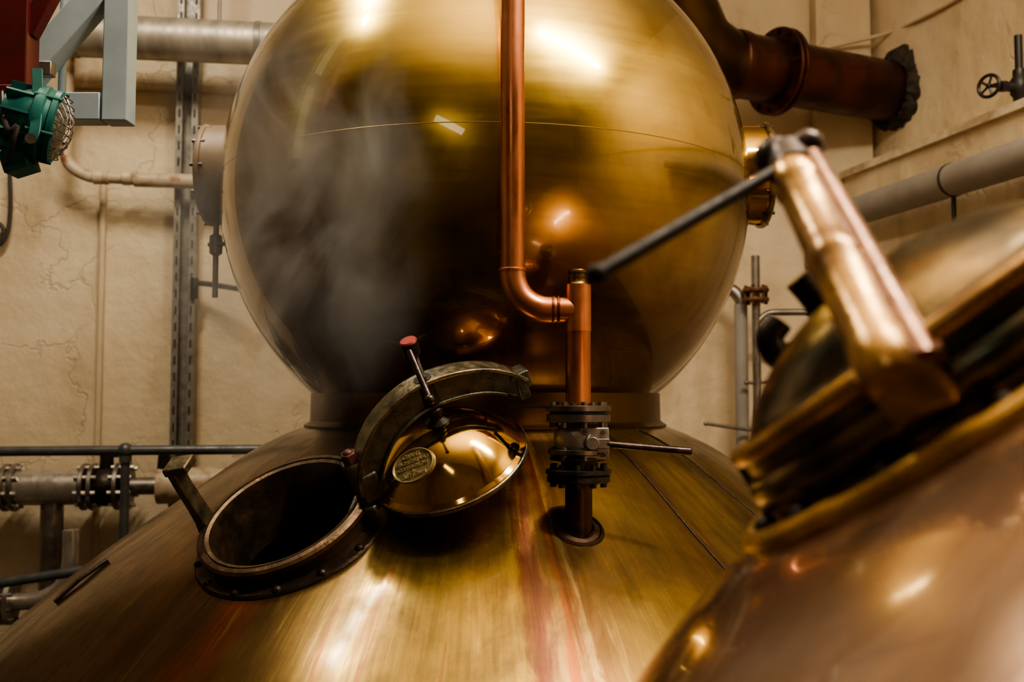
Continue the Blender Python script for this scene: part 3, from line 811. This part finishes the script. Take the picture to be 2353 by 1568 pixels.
zr = pw(300, 408, .25).z
o = thing('cream_pipe', 'rusty cream painted pipe bending along the wall to the strut', 'pipe', (c1.x, c1.y, zr-.05))
pts = cm([V((c1.x,c1.y,HT-.05)), V((c1.x,c1.y,c0.z)), V((c1.x,c1.y,zr+.22)), V((c1.x,c1.y,zr+.13)), V((c1.x,c1.y,zr+.06))+wd*.035, V((c1.x,c1.y,zr+.005))+wd*.13, V((c1.x,c1.y,zr-.005))+wd*.25, V((c1.x,c1.y,zr-.02))+wd*.98], 6)
MB().tube(pts, .038, 24).build('pipe_run', G['cream'], o)
for d_ in (.22, .40):
    MB().lathe(V((c1.x,c1.y,zr-.004))+wd*d_, wd, [(.038,-.05),(.048,-.045),(.048,.0),(.044,.01),(.048,.02),(.048,.045),(.038,.05)], 24).build('coupling', G['cream'], o)
MB().lathe(V((c1.x,c1.y,zr-.014))+wd*.68, wd, [(.038,-.26),(.047,-.25),(.047,.28),(.038,.29)], 24).build('sleeve', G['cream'], o)
a_ = pw(238, 424, .02)
tag(MB().cyl((a_.x,a_.y,.4), (a_.x,a_.y,a_.z), .022, seg=14).build('conduit', G['creamwall']), 'thin cream conduit running upright below the rusty pipe', 'conduit')
a_ = pw(160, 196, .02)
tag(MB().cyl(a_, a_+wd*2.6, .016, seg=12).build('conduit', G['creamwall']), 'thin cream conduit running level under the silver duct', 'conduit')
a_ = pw(447, 655, .16); b_ = pw(570, 668, .30)
o = thing('stub_pipe', 'short dark pipe stub reaching from the strut toward the bulb', 'pipe', a_)
MB().tube(cm([a_+V((0,0,-.05)), a_, a_+wd*.06+V((0,0,.01)), b_], 6), .018, 12).build('pipe_run', G['rod'], o)
MB().cyl(a_+V((0,0,-.09)), a_+V((0,0,.045)), .026, seg=14).build('collar', G['dark_iron'], o)
cl = cm([pw(22,395,.06), pw(24,470,.06), pw(18,530,.06), pw(0,562,.06), pw(-22,545,.06), pw(-10,515,.06), pw(4,520,.06), pw(6,545,.06), pw(-30,600,.06)], 6)
tag(MB().tube(cl, .014, 10).build('cable', G['cable']), 'black cable hanging in a loop below the teal floodlight', 'cable')
ra = pw(-60, 1038, .75); rb = pw(720, 1022, .75)
rb.z = ra.z
o = thing('guard_rail', 'dark grey tubular guard rail along the back wall', 'railing', (pw(280,1024,.75).x, pw(280,1024,.75).y, 0))
MB().cyl(ra, rb, .029, seg=20).build('top_rail', G['rail'], o)
pp = ra.lerp(rb, (280+60)/780)
MB().cyl((pp.x,pp.y,0), (pp.x,pp.y,pp.z), .027, seg=20).build('post', G['rail'], o)
MB().ball(pp, .046).cyl(pp-V((0,0,.07)), pp, .036, seg=16).build('ball_joint', G['rail'], o)
ra2 = pw(-60, 1350, .75); rb2 = pw(200, 1310, .75)
MB().cyl(ra2, rb2, .029, seg=20).build('lower_rail', G['rail'], o)
s0 = pw(-60, 1122, .30); s1 = pw(420, 1122, .30); s1.z = s0.z
dp = (V((s1.x,s1.y,s0.z))-s0).normalized()
def sp_(px): return s0.lerp(s1, (px+60)/480)
o = thing('process_pipe', 'stainless flanged pipe running low along the wall behind the rail', 'pipe', (s0.x, s0.y, s0.z-.12))
MB().cyl(s0, sp_(195), .112, seg=40).build('steel_run', G['steel'], o)
MB().cyl(sp_(290), sp_(365), .055, seg=28).build('reducer', G['steel_dull'], o)
MB().cyl(sp_(362), sp_(520), .115, seg=36).build('painted_run', G['cream'], o, label='flaking cream painted end')
for pxs in ((14, 34), (192, 212), (270, 292)):
    f_ = MB()
    for q_ in pxs: f_.lathe(sp_(q_), dp, [(.05,-.014),(.145,-.014),(.148,-.01),(.148,.01),(.145,.014),(.05,.014)], 36)
    f_ = f_.build('flange', G['steel_dull'], o)
    for k in range(8):
        t = 2*PI*(k+.3)/8; x, y, q2 = frame(dp); c = (x*math.cos(t)+y*math.sin(t))*.125
        MB().cyl(sp_(pxs[0])+c-dp*.04, sp_(pxs[1])+c+dp*.04, .014, seg=6).build('bolt', G['steel'], f_)
mbx = MB().lathe(sp_(241), dp, [(.07,-.11),(.12,-.05),(.125,0),(.12,.05),(.07,.11)], 36, True, True)
mbx.cyl(sp_(241), sp_(241)+V((0,0,.2)), .05, .04, seg=20)
vbm = mbx.build('valve_body', G['dark_iron'], o)
MB().box(sp_(250)+V((0,0,.2)), wd*.06, wxn*.03, V((0,0,.016))).build('valve_handle', G['black'], vbm, bevel=.004)
MB().cyl(sp_(375)+V((0,0,.09)), sp_(375)+V((0,0,.22)), .045, .035, seg=20).build('vent_cap', G['dark_iron'], o)
dn = sp_(118)
MB().cyl(dn, (dn.x,dn.y,0), .068, seg=28).build('drop_leg', G['steel_dull'], o)
k0 = pw(-30, 1385, .55); k0b = pw(14, 1385, .55); k0b.z = k0.z
o = thing('flanged_elbow', 'stainless flanged elbow near the floor in the left corner', 'pipe', (k0b.x, k0b.y, k0b.z-.15))
dk = wd
MB().cyl(k0-dk*.4, k0b, .06, seg=24).build('inlet_run', G['steel'], o)
f_ = MB()
for q_ in (-.02, .03): f_.lathe(k0b+dk*q_, dk, [(.05,-.014),(.135,-.014),(.135,.014),(.05,.014)], 32)
f_ = f_.build('flange', G['steel'], o)
for k in range(8):
    t = 2*PI*(k+.3)/8; x, y, q2 = frame(dk); c = (x*math.cos(t)+y*math.sin(t))*.112
    MB().cyl(k0b+c-dk*.055, k0b+c+dk*.065, .013, seg=6).build('bolt', G['steel_dull'], f_)
MB().tube(cm([k0b, k0b+dk*.12, k0b+dk*.22+V((0,0,.02)), k0b+dk*.32+V((0,0,.09)), k0b+dk*.36+V((0,0,.22)), k0b+dk*.36+V((0,0,.42))], 6), .05, 24).build('elbow', G['steel'], o)

# ------------------------------------------------------------------ floodlight with its brackets
YL = 3.1
LCt = P(92, 285, YL)
la_ = V((.93, .32, -.20)).normalized()
fx, fy, _ = frame(la_)
lamp = thing('floodlight', 'round teal floodlight with wire guard hung at the upper left', 'lamp', LCt)
lb = MB().lathe(LCt, la_, [(.05,-.11),(.075,-.105),(.085,-.07),(.10,-.045),(.105,-.02),(.118,-.015),(.122,-.005),(.122,.012),(.115,.018),(.112,.03),(.118,.034),(.118,.05),(.108,.054)], 56, True, False)
for k in range(10):
    t = 2*PI*k/10; rd_ = fx*math.cos(t)+fy*math.sin(t)
    lb.box(LCt-la_*.055+rd_*.095, la_*.045, rd_*.016, la_.cross(rd_)*.004)
body = lb.build('housing', G['teal'], lamp)
MB().lathe(LCt, la_, [(.002,.076),(.05,.07),(.09,.058),(.108,.046)], 48).build('lens', G['glass'], lamp)
gd = MB()
for k in range(-4, 5):
    c_ = .024*k; h_ = math.sqrt(max(.108**2-c_*c_, 0))
    for A, B in ((fx, fy), (fy, fx)):
        gd.tube([LCt+la_*(.052+.045*(1-(q_*q_+(c_/.108)**2*.6)))+A*c_+B*h_*q_ for q_ in [i/6 for i in range(-6, 7)]], .0017, 6)
gd.build('wire_guard', G['steel_dull'], lamp)
for k in range(6):
    t = 2*PI*(k+.4)/6; rd_ = fx*math.cos(t)+fy*math.sin(t)
    MB().cyl(LCt+rd_*.116-la_*.02, LCt+rd_*.116+la_*.06, .007, seg=8).build('clip', G['teal'], body)
MB().box(P(45,372,YL), (.038,0,.012), (0,.045,0), (-.012,0,.034)).build('gear_box', G['teal'], lamp, bevel=.004)
yk = cm([P(86,158,YL-.03), P(86,230,YL-.08), P(80,300,YL-.125), P(66,330,YL-.135)], 5)
MB().sweep(yk, (1,0,0), .034, .007).build('yoke', G['teal'], lamp, bevel=.002)
MB().cyl(P(70,318,YL-.15), P(74,318,YL-.02), .016, seg=12).build('pivot_bolt', G['steel_dull'], lamp)
cb_ = cm([P(12,385,YL-.03), P(28,330,YL-.12), P(40,290,YL-.13), P(22,300,YL-.13), P(10,270,YL-.10), P(6,200,YL-.02)], 6)
MB().tube(cb_, .008, 10).build('supply_cable', G['cable'], lamp)
rb_ = thing('red_bracket', 'dark red square tube bracket carrying the floodlight', 'bracket', P(38,275,YL))
YR = 3.14
q = P(38, 275, YR)
MB().abox((q.x, q.y, (q.z+.02+HT)/2), .094, .09, HT-q.z-.02).build('upright', G['red'], rb_, bevel=.005)
qq = P(34, 240, YR-.03)
MB().abox((qq.x-.01, qq.y, qq.z), .11, .1, .10).build('socket', G['red'], rb_, bevel=.005)
MB().bar(P(66,80,YR), P(190,-150,YR), .05, .05).build('brace', G['red'], rb_, bevel=.004)
YB = 3.42; sb = YB/F
bf = thing('steel_frame', 'blue grey welded steel frame hanging behind the floodlight', 'frame', P(272,284,YB))
q = P(272, 284, YB); tw = 58*sb
MB().abox((q.x, q.y, (q.z+HT)/2), tw, tw, HT-q.z).build('upright', G['blue'], bf, bevel=.004)
qa = P(240, 251, YB); qb = P(-80, 251, YB)
MB().bar(qa, qb, tw, 64*sb).build('lower_bar', G['blue'], bf, bevel=.004)
MB().bar(P(40,205,YB), P(330,-130,YB), tw*.95, 62*sb).build('diagonal', G['blue'], bf, bevel=.004)
MB().abox(P(100,160,YB-.03), .07, .04, .05).build('clamp_plate', G['steel_dull'], bf, bevel=.004)
qc = P(144, 140, YB+.06)
MB().cyl((qc.x,qc.y,qc.z-.14), (qc.x,qc.y,HT), .014, seg=14).build('hanging_tube', G['blue'], bf)

# ------------------------------------------------------------------ steam
def steam_mat():
    m = bpy.data.materials.new('drifting steam'); m.use_nodes = True; nt = m.node_tree; L = nt.links
    for n in list(nt.nodes): nt.nodes.remove(n)
    out = nt.nodes.new('ShaderNodeOutputMaterial'); vol = nt.nodes.new('ShaderNodeVolumePrincipled')
    tc = nt.nodes.new('ShaderNodeTexCoord')
    ln = nt.nodes.new('ShaderNodeVectorMath'); ln.operation = 'LENGTH'; L.new(tc.outputs['Object'], ln.inputs[0])
    fall = maprange(nt, ln.outputs['Value'], .1, .98, 1, 0)
    mp = nt.nodes.new('ShaderNodeMapping'); mp.inputs['Scale'].default_value = (1.2, .5, 1.5); mp.inputs['Location'].default_value = (.3,.2,.1)
    L.new(tc.outputs['Object'], mp.inputs[0])
    n = noise(nt, mp.outputs[0], 1.8, 6, .9, .56)
    d = math_n(nt, 'MULTIPLY', maprange(nt, n, .42, .70, 0, 1), fall)
    L.new(math_n(nt, 'MULTIPLY', d, 4.4), vol.inputs['Density'])
    vol.inputs['Color'].default_value = (1,.96,.90,1); vol.inputs['Anisotropy'].default_value = 0
    L.new(vol.outputs[0], out.inputs['Volume'])
    return m
me = bpy.data.meshes.new('steam'); bm = bmesh.new(); bmesh.ops.create_icosphere(bm, subdivisions=4, radius=1); bm.to_mesh(me); bm.free()
so = bpy.data.objects.new('steam', me); COL.objects.link(so); me.materials.append(steam_mat())
so.location = P(665, 465, 3.12); so.scale = (.50, .24, .96)
tag(so, 'wisps of white steam drifting up from the open hatch', 'steam', kind='stuff')

# ------------------------------------------------------------------ light
def area(name, loc, target, sx, sy, power, col, rz=None, up=False, roll=0):
    l = bpy.data.lights.new(name, 'AREA'); l.shape = 'RECTANGLE'; l.size = sx; l.size_y = sy; l.energy = power; l.color = col
    o = bpy.data.objects.new(name, l); COL.objects.link(o); o.location = loc
    if up: o.rotation_euler = (PI, 0, 0)
    elif rz is not None: o.rotation_euler = (0, 0, rz)
    else:
        q_ = (V(target)-V(loc)).to_track_quat('-Z', 'Y')
        o.rotation_euler = (q_.to_matrix() @ Matrix.Rotation(roll, 3, 'Z')).to_euler()
    return o
WARM = (1, .865, .66)
area('key_light', (2.05, 1.7, CZ+3.95), None, 2.0, .18, 270, WARM, -.15)
area('back_left_light', (-2.0, 3.6, CZ+3.95), None, 1.5, .15, 150, WARM, 1.0)
area('front_light', (-1.2, -.9, CZ+2.3), (-.3, 4, 1.6), 1.1, .24, 5, WARM, roll=-.5)
area('ceiling_fill', (.6, 2.0, CZ+2.9), None, 3.2, 2.0, 330, WARM, up=True)  # added fill without a fixture, aimed up to brighten ceiling and walls
w = bpy.data.worlds.new('World'); scene.world = w; w.use_nodes = True
w.node_tree.nodes['Background'].inputs[0].default_value = (.5,.40,.28,1); w.node_tree.nodes['Background'].inputs[1].default_value = .04

cam = bpy.data.cameras.new('Camera'); co = bpy.data.objects.new('Camera', cam); COL.objects.link(co)
co.location = (0, 0, CZ); co.rotation_euler = (math.radians(90)+TH, 0, 0)
cam.lens = 35; cam.sensor_width = 36; cam.clip_start = .02
cam.dof.use_dof = True; cam.dof.focus_distance = 3.2; cam.dof.aperture_fstop = 2.4
scene.camera = co
try:
    scene.view_settings.look = 'AgX - Medium High Contrast'
except Exception as ex:
    print('look', ex)
